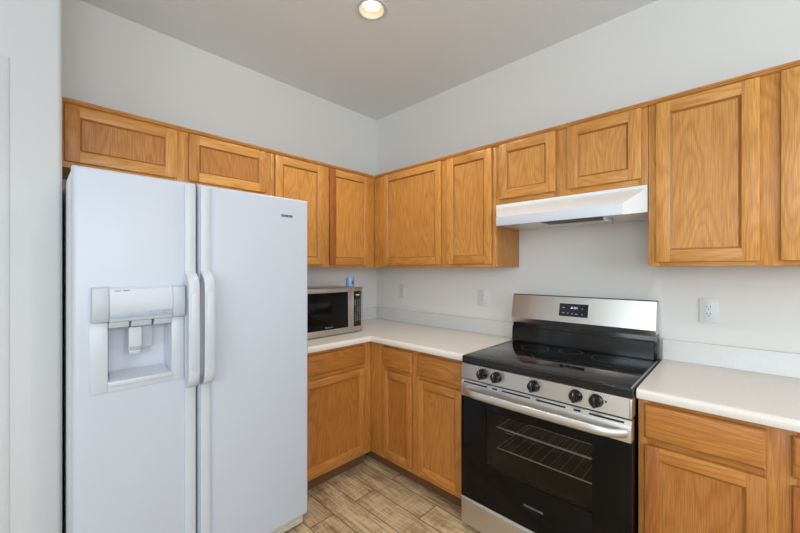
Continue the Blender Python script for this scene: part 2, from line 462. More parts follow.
def door(thing, x0, x1, z0, z1, yf, name='door', stile=.052, tints=None, ptint=None, parent=None):
    """cope-and-stick oak door: two stiles, two rails, a sloped bead, and a recessed flat panel"""
    t = .019; g = .0008; mb = MB(); tints = tints or {}
    ya, yb = yf - g, yf - t
    oak_board(mb, x0, x0 + stile, ya, yb, z0, z1, 2, .004, tints.get('l'))
    oak_board(mb, x1 - stile, x1, ya, yb, z0, z1, 2, .004, tints.get('r'))
    oak_board(mb, x0 + stile - .003, x1 - stile + .003, ya, yb + .0004, z1 - stile, z1, 0, .004, tints.get('t'))
    oak_board(mb, x0 + stile - .003, x1 - stile + .003, ya, yb + .0004, z0, z0 + stile, 0, .004, tints.get('b'))
    # bead: small step down and slope into the panel
    a, b = stile - .003, stile + .0075; yo, yi = yb + .0022, yb + .0092
    O = [(x0 + a, yo, z0 + a), (x1 - a, yo, z0 + a), (x1 - a, yo, z1 - a), (x0 + a, yo, z1 - a)]
    I = [(x0 + b, yi, z0 + b), (x1 - b, yi, z0 + b), (x1 - b, yi, z1 - b), (x0 + b, yi, z1 - b)]
    for k, ax in ((0, 0), (1, 2), (2, 0), (3, 2)):
        j = (k + 1) % 4
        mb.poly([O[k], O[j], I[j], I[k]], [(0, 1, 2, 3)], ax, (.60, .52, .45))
    d = thing.part(name, mb, 'oak', parent)
    pb = MB(); oak_board(pb, x0 + stile - .006, x1 - stile + .006, ya - .0004, yb + .0105, z0 + stile - .006, z1 - stile + .006, 2, 0, ptint)
    thing.part('panel', pb, 'oak', d)
    return d

def drawer(thing, x0, x1, z0, z1, yf, tint=None):
    mb = MB(); t = .019
    bm = bmesh.new(); bmesh.ops.create_cube(bm, size=1.0)
    for v in bm.verts: v.co = ((x0 + x1) / 2 + v.co.x * (x1 - x0), yf - .0008 - t / 2 + v.co.y * t, (z0 + z1) / 2 + v.co.z * (z1 - z0))
    f = [f for f in bm.faces if f.normal.y < -.5]
    bmesh.ops.bevel(bm, geom=list(f[0].edges), offset=.009, segments=3, profile=.42, affect='EDGES')
    mb.add(bm, 0, tint or board_tint())
    return thing.part('drawer_front', mb, 'oak')

def upper(thing, x0, x1, zb, zt, stiles, rails, depth=.305, trim=(None, None), wallgap=.003):
    mb = MB(); oak_board(mb, x0, x1, -wallgap, -(depth - .018), zb, zt, 2, .001, (.86, .78, .72))
    thing.part('carcass', mb, 'oak')
    mb = MB()
    for a, b in stiles: oak_board(mb, a, b, -(depth - .0185), -depth, zb, zt, 2, .001)
    for i in range(len(stiles) - 1):
        for r0, r1 in rails: oak_board(mb, stiles[i][1], stiles[i + 1][0], -(depth - .0185), -depth + .0002, r0, r1, 0, .001)
    thing.part('face_frame', mb, 'oak')
    a, b = trim[0] if trim[0] is not None else x0, trim[1] if trim[1] is not None else x1
    pr = [(-depth + .01, zt + .0105), (-depth - .011, zt + .0105), (-depth - .015, zt + .006), (-depth - .015, zt + .001), (-depth - .011, zt - .0015),
          (-depth - .011, zt - .0055), (-depth - .004, zt - .0115), (-depth - .001, zt - .0125), (-depth - .001, zt + .001), (-depth + .01, zt + .001)]
    mb = MB().prism(pr, 0, a, b)
    mb.t = [(.92, .86, .78)] * len(mb.t)
    thing.part('top_molding', mb, 'oak')

UB, UT, DU = 1.386, 2.124, .305
B_UP = 'oak wall cabinets'
# --- fridge wall (working x = world Y)
t = Thing('wall_cabinet', 'short oak wall cabinet with two wide low doors above the white refrigerator', 'cabinet', (-1.68, -.15, 1.828), 'A', B_UP)
upper(t, -2.170, -1.1965, 1.828, UT, [(-2.170, -2.115), (-1.728, -1.652), (-1.236, -1.1965)], [(1.828, 1.862), (2.09, UT)])
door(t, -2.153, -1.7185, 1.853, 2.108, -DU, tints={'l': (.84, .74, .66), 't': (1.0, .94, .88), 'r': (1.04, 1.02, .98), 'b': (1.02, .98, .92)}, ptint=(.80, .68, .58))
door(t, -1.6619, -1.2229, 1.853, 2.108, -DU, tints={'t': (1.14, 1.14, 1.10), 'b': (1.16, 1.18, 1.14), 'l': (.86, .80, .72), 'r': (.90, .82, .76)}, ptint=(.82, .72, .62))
t = Thing('wall_cabinet', 'tall two-door oak wall cabinet over the microwave, one door hidden partly by the fridge', 'cabinet', (-.75, -.15, UB), 'A', B_UP)
upper(t, -1.1945, -.3065, UB, UT, [(-1.1945, -1.15), (-.812, -.738), (-.386, -.3065)], [(UB, 1.425), (2.09, UT)], trim=(None, -.321))
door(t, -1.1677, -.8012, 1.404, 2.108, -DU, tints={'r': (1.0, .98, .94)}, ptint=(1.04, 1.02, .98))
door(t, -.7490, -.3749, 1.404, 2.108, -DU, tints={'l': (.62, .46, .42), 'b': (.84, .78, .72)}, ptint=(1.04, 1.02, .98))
# --- stove wall
t = Thing('wall_cabinet', 'corner oak wall cabinet with two tall doors, between the room corner and the range hood', 'cabinet', (.85, -.15, UB), 'B', B_UP)
upper(t, .0035, 1.4065, UB, UT, [(.304, .44), (.985, 1.058), (1.37, 1.4065)], [(UB, 1.425), (2.09, UT)], trim=(.3205, None))
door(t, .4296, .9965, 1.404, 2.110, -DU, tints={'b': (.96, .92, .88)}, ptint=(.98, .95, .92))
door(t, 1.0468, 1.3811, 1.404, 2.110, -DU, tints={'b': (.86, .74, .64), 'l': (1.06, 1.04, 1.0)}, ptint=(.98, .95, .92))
t = Thing('wall_cabinet', 'short oak wall cabinet with two small doors directly above the white range hood', 'cabinet', (1.787, -.15, 1.759), 'B', B_UP)
upper(t, 1.4080, 2.1670, 1.759, UT, [(1.4080, 1.44), (1.748, 1.83), (2.13, 2.1670)], [(1.759, 1.80), (2.09, UT)])
door(t, 1.4295, 1.7591, 1.788, 2.112, -DU)
door(t, 1.8191, 2.1430, 1.788, 2.112, -DU)
t = Thing('wall_cabinet', 'large oak wall cabinet right of the range hood, with the biggest doors in view', 'cabinet', (2.55, -.15, UB), 'B', B_UP)
upper(t, 2.1685, 2.9400, UB, UT, [(2.1685, 2.21), (2.515, 2.588), (2.90, 2.9400)], [(UB, 1.425), (2.09, UT)])
door(t, 2.1976, 2.5249, 1.404, 2.110, -DU, ptint=(.96, .94, .90))
door(t, 2.5792, 2.9080, 1.404, 2.110, -DU)

# --- base cabinets
DBS, BZ0, BZ1 = .610, .105, .8755
B_LO = 'oak base cabinets'
BASE_DIM = (.78, .70, .68)      # darkens the base units, standing in for weaker light low down
def base(thing, x0, x1, fx0, stiles, rails, units):
    mb = MB(); oak_board(mb, x0, x1, -.003, -(DBS - .018), BZ0, BZ1, 2, .001, (.84, .76, .70))
    thing.part('carcass', mb, 'oak')
    mb = MB()
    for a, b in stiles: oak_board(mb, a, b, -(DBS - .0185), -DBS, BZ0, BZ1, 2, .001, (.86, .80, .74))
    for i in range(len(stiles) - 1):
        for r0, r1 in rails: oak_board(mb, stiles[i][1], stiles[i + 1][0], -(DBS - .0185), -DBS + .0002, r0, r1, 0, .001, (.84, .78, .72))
    thing.part('face_frame', mb, 'oak')
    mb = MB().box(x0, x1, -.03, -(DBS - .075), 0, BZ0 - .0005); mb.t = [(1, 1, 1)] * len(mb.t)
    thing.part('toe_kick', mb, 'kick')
    for a, b, tints, pt, dt in units:
        dk = lambda c: tuple(q * w for q, w in zip(c or board_tint(), BASE_DIM))
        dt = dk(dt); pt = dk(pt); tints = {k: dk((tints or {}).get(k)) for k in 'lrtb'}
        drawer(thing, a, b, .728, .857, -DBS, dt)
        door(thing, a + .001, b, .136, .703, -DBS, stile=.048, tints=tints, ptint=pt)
rails = [(BZ0, .15), (.69, .742), (.845, BZ1)]
t = Thing('base_cabinet', 'oak base cabinet under the microwave, beside the refrigerator', 'cabinet', (-.9, -.3, 0), 'A', B_LO)
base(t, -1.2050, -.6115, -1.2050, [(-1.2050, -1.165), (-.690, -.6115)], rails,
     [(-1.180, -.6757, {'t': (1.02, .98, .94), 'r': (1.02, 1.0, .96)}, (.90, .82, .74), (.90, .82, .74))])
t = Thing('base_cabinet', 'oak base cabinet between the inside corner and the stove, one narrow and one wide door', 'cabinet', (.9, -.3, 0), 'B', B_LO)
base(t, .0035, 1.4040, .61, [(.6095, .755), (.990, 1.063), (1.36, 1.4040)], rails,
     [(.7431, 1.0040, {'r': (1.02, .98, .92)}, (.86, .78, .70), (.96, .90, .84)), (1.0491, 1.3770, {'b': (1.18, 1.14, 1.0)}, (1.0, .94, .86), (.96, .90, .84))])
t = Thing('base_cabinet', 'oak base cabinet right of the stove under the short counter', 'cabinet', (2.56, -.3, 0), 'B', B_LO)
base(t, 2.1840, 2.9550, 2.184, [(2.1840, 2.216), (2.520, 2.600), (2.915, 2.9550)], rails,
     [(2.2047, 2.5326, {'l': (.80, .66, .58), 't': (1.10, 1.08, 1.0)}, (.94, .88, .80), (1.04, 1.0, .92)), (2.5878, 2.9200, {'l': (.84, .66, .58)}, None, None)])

# ---------------------------------------------------------------- worktops
def counter_profile():
    p = [(.0205, .8765), (.0205, .9140)]
    p += [(.624, .9140)]
    p += [(.629 + .0165 * math.sin(q), .8975 + .0165 * math.cos(q)) for q in [PI / 2 * k / 6 for k in range(0, 7)]]
    p += [(.6455, .886), (.643, .8785), (.638, .8765)]
    return p
def splash_profile():
    return [(.0015, .9145), (.0015, 1.0160), (.016, 1.0160), (.0195, 1.0135), (.0205, 1.009), (.0205, .9190), (.0225, .9150), (.0235, .9146)]
def sweep(prof, stations):
    """stations: functions (d) -> (x, y)"""
    vs_, fs = [], []; n = len(prof)
    for st in stations:
        for d, z in prof: x, y = st(d); vs_.append((x, y, z))
    for i in range(len(stations) - 1):
        for k in range(n):
            j = (k + 1) % n; fs.append((i * n + k, i * n + j, (i + 1) * n + j, (i + 1) * n + k))
    fs.append(tuple(range(n))); fs.append(tuple(range((len(stations) - 1) * n, len(stations) * n)))
    bm = bmesh.new(); vv = [bm.verts.new(v) for v in vs_]
    for f in fs: bm.faces.new([vv[i] for i in f])
    bmesh.ops.recalc_face_normals(bm, faces=list(bm.faces))
    m = MB(); m.add(bm); return m
ct_l = Thing('countertop', 'L-shaped beige countertop running from the fridge round the corner to the stove', 'countertop', (.35, -.35, .8765))
st = [lambda d: (d, -1.2080), lambda d: (d, -d), lambda d: (1.4040, -d)]
ct_l.part('worktop', sweep(counter_profile(), st), 'counter')
ct_l.part('backsplash', sweep(splash_profile(), st), 'splash')
ct_r = Thing('countertop', 'short straight beige countertop right of the stove', 'countertop', (2.56, -.35, .8765))
st = [lambda d: (2.1835, -d), lambda d: (2.9600, -d)]
ct_r.part('worktop', sweep(counter_profile(), st), 'counter')
ct_r.part('backsplash', sweep(splash_profile(), st), 'splash')

# ---------------------------------------------------------------- refrigerator (working x = world Y, y = -world X)
f = Thing('refrigerator', 'white side-by-side refrigerator with ice and water dispenser, left of the counter', 'refrigerator', (-1.695, -.40, 0), 'A')
f.part('cabinet_body', MB().box(-2.1555, -1.232, -.03, -.728, .025, 1.732, .004), 'fridge_body')
f.part('gasket', MB().box(-2.138, -1.785, -.721, -.736, .09, 1.715).box(-1.75, -1.249, -.721, -.736, .09, 1.715), 'dark_gap')
for fx in (-2.10, -1.29):
    f.part('foot', MB().lathe([(.018, 0.0), (.018, .012), (.010, .014), (.010, .028)], (fx, -.66, 0), 2, 16), 'black_plastic')
YF, YD = -.810, -.735
def rounded_slab(x0, x1, y0, y1, z0, z1, r, hole=None):
    """door slab with rolled edges; hole=(x0,x1,z0,z1,depth) leaves a well in the front"""
    bm = bmesh.new(); bmesh.ops.create_cube(bm, size=1.0)
    for v in bm.verts: v.co = ((x0 + x1) / 2 + v.co.x * (x1 - x0), (y0 + y1) / 2 + v.co.y * abs(y1 - y0), (z0 + z1) / 2 + v.co.z * (z1 - z0))
    fr_ = [q for q in bm.faces if q.normal.y < -.5][0]
    bmesh.ops.bevel(bm, geom=list(fr_.edges), offset=r, segments=5, profile=.5, affect='EDGES')
    if hole:
        fr_ = max([q for q in bm.faces if q.normal.y < -.99], key=lambda q: q.calc_area())
        outer = list(fr_.verts); yy = outer[0].co.y
        bm.faces.remove(fr_)
        hx0, hx1, hz0, hz1, dp = hole
        inn = [bm.verts.new((x, yy, z)) for x, z in ((hx0, hz0), (hx1, hz0), (hx1, hz1), (hx0, hz1))]
        bk = [bm.verts.new((x, yy + dp, z)) for x, z in ((hx0 + .012, hz0 + .02), (hx1 - .012, hz0 + .02), (hx1 - .012, hz1), (hx0 + .012, hz1))]
        def near(x, z): return min(outer, key=lambda v: (v.co.x - x) ** 2 + (v.co.z - z) ** 2)
        oc = [near(x0, z0), near(x1, z0), near(x1, z1), near(x0, z1)]
        for k in range(4):
            j = (k + 1) % 4
            bm.faces.new((oc[k], oc[j], inn[j], inn[k])); bm.faces.new((inn[k], inn[j], bk[j], bk[k]))
        bm.faces.new(bk)
        bmesh.ops.recalc_face_normals(bm, faces=list(bm.faces))
    m = MB(); m.add(bm); return m
WX0, WX1, WZ0, WZ1 = -2.062, -1.861, .958, 1.185      # dispenser well
FZ0, FZ1 = .073, 1.736
ld = f.part('freezer_door', rounded_slab(-2.156, -1.7705, YF, YD, FZ0, FZ1, .014, (WX0, WX1, WZ0, WZ1, .062)), 'fridge')
rd = f.part('fridge_door', rounded_slab(-1.7628, -1.2285, YF, YD, FZ0, FZ1, .014), 'fridge')
def strip(x0, x1, par):
    n = 10; pts = [(x0, YF + .002)] + [((x0 + x1) / 2 - (x1 - x0) / 2 * math.cos(PI * k / n), YF - .0035 - .0085 * math.sin(PI * k / n) ** .6) for k in range(n + 1)] + [(x1, YF + .002)]
    return f.part('edge_trim', MB().prism(pts, 2, FZ0 + .004, FZ1 - .012), 'white_plastic', par)
def handle(x0, x1, par):
    zo = [(.880, 0.0), (.884, .016), (.893, .034), (.910, .047), (.930, .053), (1.10, .055), (1.300, .053), (1.322, .048), (1.340, .036), (1.352, .020), (1.362, .006), (1.366, 0.0)]
    zi = [(1.322, 0.0), (1.318, .014), (1.300, .026), (1.270, .032), (1.10, .034), (.965, .032), (.935, .026), (.920, .012), (.917, 0.0)]
    y_ = YF - .010
    pts = [(y_ - d, z) for z, d in zo] + [(y_ - d, z) for z, d in zi]
    bm = bmesh.new()
    # quads between the outer and inner curve keep the C shape clean
    m = MB(); bm.free()
    n = 24
    def samp(cv, u):
        L = [0]; 
        for a, b in zip(cv, cv[1:]): L.append(L[-1] + math.hypot(a[0] - b[0], a[1] - b[1]))
        s_ = u * L[-1]
        for i in range(len(cv) - 1):
            if s_ <= L[i + 1] + 1e-9:
                k = (s_ - L[i]) / max(L[i + 1] - L[i], 1e-9); return (cv[i][0] + (cv[i + 1][0] - cv[i][0]) * k, cv[i][1] + (cv[i + 1][1] - cv[i][1]) * k)
        return cv[-1]
    bm = bmesh.new(); rows = []
    xi0, xi1 = x0 + .001, x1 - .001
    for i in range(n + 1):
        o_ = samp(zo, i / n); q_ = samp(zi[::-1], i / n)
        r_ = .006
        row = []
        for x, w in ((xi0, 0), (xi0, 1 - .12), (xi0 + r_, 1), (xi1 - r_, 1), (xi1, 1 - .12), (xi1, 0)):
            z = q_[0] + (o_[0] - q_[0]) * w; d = q_[1] + (o_[1] - q_[1]) * w
            row.append(bm.verts.new((x, y_ - d, z)))
        rows.append(row)
    for A, B in zip(rows, rows[1:]):
        for k in range(6):
            j = (k + 1) % 6; bm.faces.new((A[k], A[j], B[j], B[k]))
    bm.faces.new(rows[0]); bm.faces.new(rows[-1])
    bmesh.ops.recalc_face_normals(bm, faces=list(bm.faces))
    m.add(bm); h = f.part('handle', m, 'white_plastic', par, 50)
    return h
strip(-1.8149, -1.7727, ld); strip(-1.7554, -1.7135, rd)
handle(-1.8149, -1.7727, ld); handle(-1.7554, -1.7135, rd)
# the finger side of each handle carries a long inset grip
for hx in (-1.7938, -1.7345):
    m = MB().box(hx - .012, hx + .013, YF - .0635, YF - .0665, .962, 1.272, .0012)
    f.part('grip_inset', m, 'white_plastic')
# dispenser
dsp = MB()
y0_, y1_ = YF + .001, YF - .004
dsp.box(-2.113, WX0, y0_, y1_, .9228, 1.178, .001).box(WX1, -1.8165, y0_, y1_, .9228, 1.178, .001).box(WX0, WX1, y0_, y1_, .9228, WZ0, .001)
dd = f.part('dispenser_panel', dsp, 'white_plastic', ld)
hood_m = MB()
# upper control housing: bulged, with a slanted left end
prof = [(YF + .001, 1.1815), (YF - .018, 1.1815), (YF - .027, 1.195), (YF - .030, 1.245), (YF - .024, 1.30), (YF - .012, 1.308), (YF + .001, 1.310)]
hood_m.prism(prof, 0, -2.108, -2.060, .004)
f.part('control_housing', hood_m, 'grey_plastic', ld)
f.part('control_housing', MB().prism(prof, 0, -1.8615, -1.8165, .004), 'grey_plastic', ld)
prof2 = [(YF + .001, 1.180), (YF - .016, 1.180), (YF - .023, 1.195), (YF - .026, 1.245), (YF - .021, 1.298), (YF - .010, 1.306), (YF + .001, 1.308)]
cf = f.part('control_face', MB().prism(prof2, 0, -2.0595, -1.8620), 'white_plastic', ld)
f.part('indicator_strip', MB().box(-2.058, -1.8635, YF - .0215, YF - .0262, 1.193, 1.2165, .0006), 'strip_plastic', ld)
for ix in (-1.995, -1.935, -1.890):
    f.part('indicator_mark', MB().box(ix - .006, ix + .006, YF - .0258, YF - .0268, 1.2000, 1.2022).box(ix - .004, ix + .004, YF - .0258, YF - .0268, 1.2090, 1.2110), 'grey_print', ld)
f.part('small_print', MB().box(-2.044, -2.026, YF - .0222, YF - .0232, 1.291, 1.2945).box(-2.020, -2.000, YF - .0222, YF - .0232, 1.2915, 1.2955), 'grey_print', ld)
for bx0, bx1 in ((-2.060, -2.000), (-1.994, -1.930), (-1.922, -1.863)):
    f.part('dispenser_button', MB().prism([(YF + .010, 1.152), (YF - .010, 1.158), (YF - .018, 1.179), (YF + .010, 1.179)], 0, bx0, bx1, .002), 'grey_plastic', ld)
f.part('dispenser_lever', MB().prism([(YF + .034, 1.06), (YF + .020, 1.058), (YF + .004, 1.078), (YF + .002, 1.152), (YF + .034, 1.152)], 0, -1.999, -1.958, .003), 'white_plastic', ld)
f.part('lever_tip', MB().box(-1.997, -1.960, YF + .034, YF + .012, 1.047, 1.062, .003), 'grey_plastic', ld)
f.part('spout_shield', MB().box(-1.956, -1.918, YF + .046, YF + .036, 1.065, 1.155, .003), 'grey_plastic', ld)
tray = MB().prism([(YF + .055, .984), (YF + .055, .962), (YF - .004, .948), (YF - .006, .958), (YF + .002, .962)], 0, WX0 + .010, WX1 - .010)
f.part('drip_tray', tray, 'grey_plastic', ld)
sl = MB()
for k in range(12):
    xx = WX0 + .020 + k * .0145; sl.prism([(YF + .052, .9845), (YF + .006, .9655), (YF + .006, .9640), (YF + .052, .9830)], 0, xx, xx + .006)
f.part('tray_grid', sl, 'grey_plastic', ld)
f.part('tray_lip', MB().box(WX0 - .001, WX1 + .002, YF + .004, YF - .010, .942, .9605, .003), 'white_plastic', ld)
f.part('badge_plate', MB().box(-1.3865, -1.3205, YF + .0005, YF - .0012, 1.6355, 1.6490, .0004), 'fridge', rd)
text_part('KENMORE', .0150, 'badge_lettering', 'dark_print', f, (-1.3535, YF - .0014, 1.6422), parent=rd, width=.062, bold=.0009)
# base grille
g = MB().box(-2.140, -1.240, -.729, -.772, .012, .066, .003)
for k in range(3): g.box(-2.10, -1.252, -.770, -.7775, .020 + k * .0145, .0275 + k * .0145, .002)
f.part('base_grille', g, 'vent')

# ---------------------------------------------------------------- range
R = Thing('range', 'stainless electric range with black glass top and oven door, under the hood', 'stove', (1.795, -.34, 0))
RX0, RX1 = 1.4068, 2.1768
sb = MB().box(RX0 + .004, RX0 + .03, -.022, -.622, .035, .882, .002).box(RX1 - .03, RX1 - .004, -.022, -.622, .035, .882, .002)
sb.box(RX0 + .03, RX1 - .03, -.022, -.05, .035, .882).box(RX0 + .03, RX1 - .03, -.05, -.622, .80, .882).box(RX0 + .03, RX1 - .03, -.05, -.622, .035, .06)
R.part('side_body', sb, 'black_gloss')
for fx in (RX0 + .05, RX1 - .05):
    for fy in (-.08, -.60): R.part('foot', MB().lathe([(.02, 0.0), (.02, .012), (.011, .015), (.011, .036)], (fx, fy, 0), 2, 16), 'black_plastic')
ck = R.part('cooktop_frame', MB().box(RX0, RX1, -.024, -.672, .8805, .9165, .0045, 3), 'black_gloss')
R.part('glass_surface', MB().box(RX0 + .010, RX1 - .010, -.112, -.655, .9160, .9182, .0008), 'black_glass', ck)
R.part('side_trim', MB().box(RX1 - .0085, RX1 - .0030, -.110, -.664, .9160, .9186, .0006), 'handle', ck)
R.part('side_trim', MB().box(RX0 + .0030, RX0 + .0085, -.110, -.664, .9160, .9186, .0006), 'handle', ck)
for cx, cy, rr in ((1.605, -.500, (.108, .068)), (1.972, -.475, (.108,)), (1.612, -.235, (.075,)), (2.000, -.225, (.088,)), (1.795, -.190, (.060,))):
    a = MB()
    for r_ in rr: a.annulus((cx, cy), r_ - .0013, r_, .91845)
    R.part('burner_ring', a, 'ring', ck)
# control panel + knobs
cp = R.part('control_panel', MB().prism([(-.620, .8035), (-.679, .8035), (-.676, .8795), (-.620, .8795)], 0, RX0 + .001, RX1 - .001, .0015), 'steel')
R.part('panel_end_cap', MB().box(RX1 - .010, RX1 - .0005, -.624, -.6805, .8035, .8790, .002), 'steel', cp)
for i, kx in enumerate((1.5351, 1.6125, 1.7984, 1.9763, 2.0535)):
    kz = .8450; yk = -.6775
    k_ = R.part('knob', MB().lathe([(.0265, 0), (.0265, -.006), (.0245, -.009), (.0235, -.012), (.0225, -.026), (.0205, -.029)], (kx, yk, kz), 1, 32), 'black_gloss')
    R.part('knob_grip', MB().box(kx - .0062, kx + .0062, yk - .024, yk - .040, kz - .0215, kz + .0215, .003), 'black_plastic', k_)
    R.part('pointer', MB().box(kx - .0009, kx + .0009, yk - .0398, yk - .0406, kz + .008, kz + .0200), 'red' if i == 4 else 'print', k_)
for kx in (1.5351, 1.6125, 1.7984, 1.9763, 2.0535):
    for q in (40, 65, 115, 140):
        mx_, mz_ = kx + .034 * math.cos(math.radians(q)), .8445 + .033 * math.sin(math.radians(q))
        R.part('dial_mark', MB().box(mx_ - .0012, mx_ + .0012, -.6778, -.6786, mz_ - .0012, mz_ + .0012), 'dark_print', cp)
R.part('light_switch', MB().lathe([(.004, 0), (.004, -.003)], (2.088, -.6780, .848), 1, 12), 'black_plastic', cp)
# oven door: frame with a window opening
DX0, DX1, DZ0, DZ1 = RX0 + .002, RX1 - .002, .187, .7955
GX0, GX1, GZ0, GZ1 = 1.5547, 2.0379, .383, .664
YO = -.682
db = MB()
db.box(DX0, GX0, -.640, YO, DZ0, .712, .001).box(GX1, DX1, -.640, YO, DZ0, .712, .001)
db.box(GX0, GX1, -.640, YO, DZ0, GZ0, .0003).box(GX0, GX1, -.640, YO, GZ1, .712, .0003)
od = R.part('oven_door', db, 'oven_black')
R.part('window_glass', MB().box(GX0, GX1, -.676, -.6805, GZ0, GZ1), 'oven_glass', od)
dt = MB().box(DX0, DX1, -.640, -.6835, .7125, .7775, .0015)
dt.prism([(-.640, .778), (-.6832, .778), (-.672, DZ1), (-.640, DZ1)], 0, DX0, DX1)
R.part('door_top_band', dt, 'steel', od)
sl = MB()
def yat(z): return -.6832 + (.0112) * (z - .778) / (DZ1 - .778)
for a, b in ((1.425, 1.560), (1.588, 1.615), (1.642, 1.780), (1.808, 1.935), (1.968, 1.994), (2.027, 2.150)):
    sl.box(a, b, -.6740, -.6812, .7815, .7880)
R.part('vent_slot', sl, 'black_matte', od)
hp = []
for k in range(25):
    u = k / 24; x = 1.438 + (2.158 - 1.438) * u; e = min(u, 1 - u)
    y = -.690 - .052 * min(1, (e / .10)) ** .55 * (0.86 + .14 * math.sin(PI * u)); hp.append((x, y, .7500))
hm = MB().tube(hp, [.0165 + .0015 * min(1, k / 3, (24 - k) / 3) for k in range(25)], 14, .62)
R.part('handle', hm, 'handle', od)
text_part('FRIGIDAIRE', .0135, 'door_lettering', 'grey_print', R, (1.7956, YO - .0003, .2885), parent=od, width=.088)
# oven cavity seen through the window
cv = MB(); cx0, cx1, cz0, cz1, cyb, cyf = 1.52, 2.07, .335, .705, -.20, -.636
vv = [(cx0, cyf, cz0), (cx1, cyf, cz0), (cx1, cyf, cz1), (cx0, cyf, cz1), (cx0, cyb, cz0), (cx1, cyb, cz0), (cx1, cyb, cz1), (cx0, cyb, cz1)]
cv.poly(vv, [(4, 5, 6, 7), (0, 1, 5, 4), (2, 3, 7, 6), (0, 4, 7, 3), (1, 2, 6, 5)])
R.part('oven_cavity', cv, 'cavity', None, 0)
for rz in (.4595, .5630):
    rk = MB()
    rk.tube([(cx0 + .052, -.600, rz), (cx1 - .030, -.600, rz)], .0028, 8)
    rk.tube([(cx0 + .052, -.230, rz), (cx1 - .030, -.230, rz)], .0026, 8)
    for xx in (cx0 + .052, cx1 - .030): rk.tube([(xx, -.600, rz), (xx, -.230, rz)], .0024, 8)
    for xx, s_ in ((cx0 + .052, -1), (cx1 - .030, 1)): rk.tube([(xx, -.415, rz), (xx + s_ * .050, -.415, rz)], .0024, 8)
    for k in range(10):
        x = cx0 + .075 + k * (cx1 - cx0 - .125) / 9
        rk.tube([(x, -.600, rz - .001), (x, -.230, rz - .001)], .0006, 6)
    if rz > .5: rk.tube([(cx0 + .052, -.606, rz + .007), (cx1 - .030, -.606, rz + .007)], .0022, 8)
    R.part('oven_rack', rk, 'chrome')
# storage drawer
dr = MB().prism([(-.640, .040), (-.676, .040), (-.680, .046), (-.680, .168), (-.672, .180), (-.640, .182)], 0, DX0, DX1, .0015)
sd = R.part('storage_drawer', dr, 'steel')
R.part('drawer_lip', MB().prism([(-.660, .1775), (-.6835, .1775), (-.6845, .1810), (-.6820, .1850), (-.660, .1850)], 0, DX0, DX1), 'handle', sd)
R.part('kick_shadow_board', MB().box(RX0 + .03, RX1 - .03, -.60, -.615, .012, .036), 'black_matte')
# backguard
bgd = MB().box(RX0 + .001, RX1 - .005, -.024, -.090, .9170, 1.0420, .002)
b_ = R.part('backguard_base', bgd, 'black_gloss')
R.part('rear_vent_strip', MB().prism([(-.088, .9185), (-.110, .9185), (-.104, 1.006), (-.098, 1.012), (-.088, 1.012)], 0, RX0 + .002, RX1 - .018, .002), 'black_gloss', b_)
pan = R.part('backguard_panel', MB().prism([(-.026, 1.205), (-.074, 1.212), (-.0785, 1.2085), (-.112, 1.066), (-.090, 1.034), (-.026, 1.034)], 0, RX0 - .001, RX1 - .009, .0015), 'steel')
pc = MB()
pc.prism([(-.024, 1.2072), (-.074, 1.2142), (-.077, 1.2130), (-.076, 1.2100), (-.024, 1.203)], 0, RX0 - .002, RX1 - .008)
R.part('panel_top_edge', pc, 'black_plastic', pan)
def ypan(z): return -.0785 - (.112 - .0785) * (1.2085 - z) / (1.2085 - 1.066)
q0, q1 = 1.1000, 1.1720
R.part('display', MB().poly([(1.6995, ypan(q0) - .0016, q0), (1.8550, ypan(q0) - .0016, q0), (1.8550, ypan(q1) - .0016, q1), (1.6995, ypan(q1) - .0016, q1),
     (1.6995, ypan(q0) + .003, q0), (1.8550, ypan(q0) + .003, q0), (1.8550, ypan(q1) + .003, q1), (1.6995, ypan(q1) + .003, q1)],
     [(0, 1, 2, 3), (1, 0, 4, 5), (2, 1, 5, 6), (3, 2, 6, 7), (0, 3, 7, 4)]), 'black_glass', pan, 0)
def onpan(x0, x1, z0, z1, mb):
    mb.poly([(x0, ypan(z0) - .0020, z0), (x1, ypan(z0) - .0020, z0), (x1, ypan(z1) - .0020, z1), (x0, ypan(z1) - .0020, z1)], [(0, 1, 2, 3)])
for a, b, z in ((1.716, 1.730, 1.148), (1.716, 1.730, 1.119), (1.744, 1.752, 1.119), (1.768, 1.776, 1.117), (1.788, 1.802, 1.116), (1.822, 1.828, 1.1155), (1.822, 1.828, 1.1470)):
    ic = MB(); onpan(a, b, z - .0018, z + .0018, ic); R.part('display_icon', ic, 'led_dim', pan, 0)
text_part('4:01', .0240, 'display_digits', 'led', R, (1.782, ypan(1.147) - .0022, 1.147), parent=pan, width=.036)

# ---------------------------------------------------------------- range hood
hd = Thing('range_hood', 'white under-cabinet range hood above the stove', 'range hood', (1.7875, -.20, 1.613))
hx0, hx1, hl0, hl1 = 1.4095, 2.1655, 1.487, 2.095
zt, zb, zl0, zl1 = 1.7565, 1.632, 1.613, 1.662
yb_, yc, yl = -.004, -.314, -.452
v = [(hx0, yb_, zt), (hx1, yb_, zt), (hx1, yc, zt), (hx0, yc, zt),            # 0-3 top
     (hx0, yb_, zb), (hx1, yb_, zb), (hx1, yc, zb), (hx0, yc, zb),            # 4-7 underside rear
     (hl0, yl, zl0), (hl1, yl, zl0), (hl1, yl, zl1), (hl0, yl, zl1),          # 8-11 lip
     (hx1, yc, zt - .012), (hx0, yc, zt - .012)]                              # 12-13 small top return
ox0, ox1, oy0, oy1, oz = 1.655, 1.985, -.306, -.120, 1.648
v += [(ox0, oy0, zb), (ox1, oy0, zb), (ox1, oy1, zb), (ox0, oy1, zb), (ox0, oy0, oz), (ox1, oy0, oz), (ox1, oy1, oz), (ox0, oy1, oz)]   # 14-21
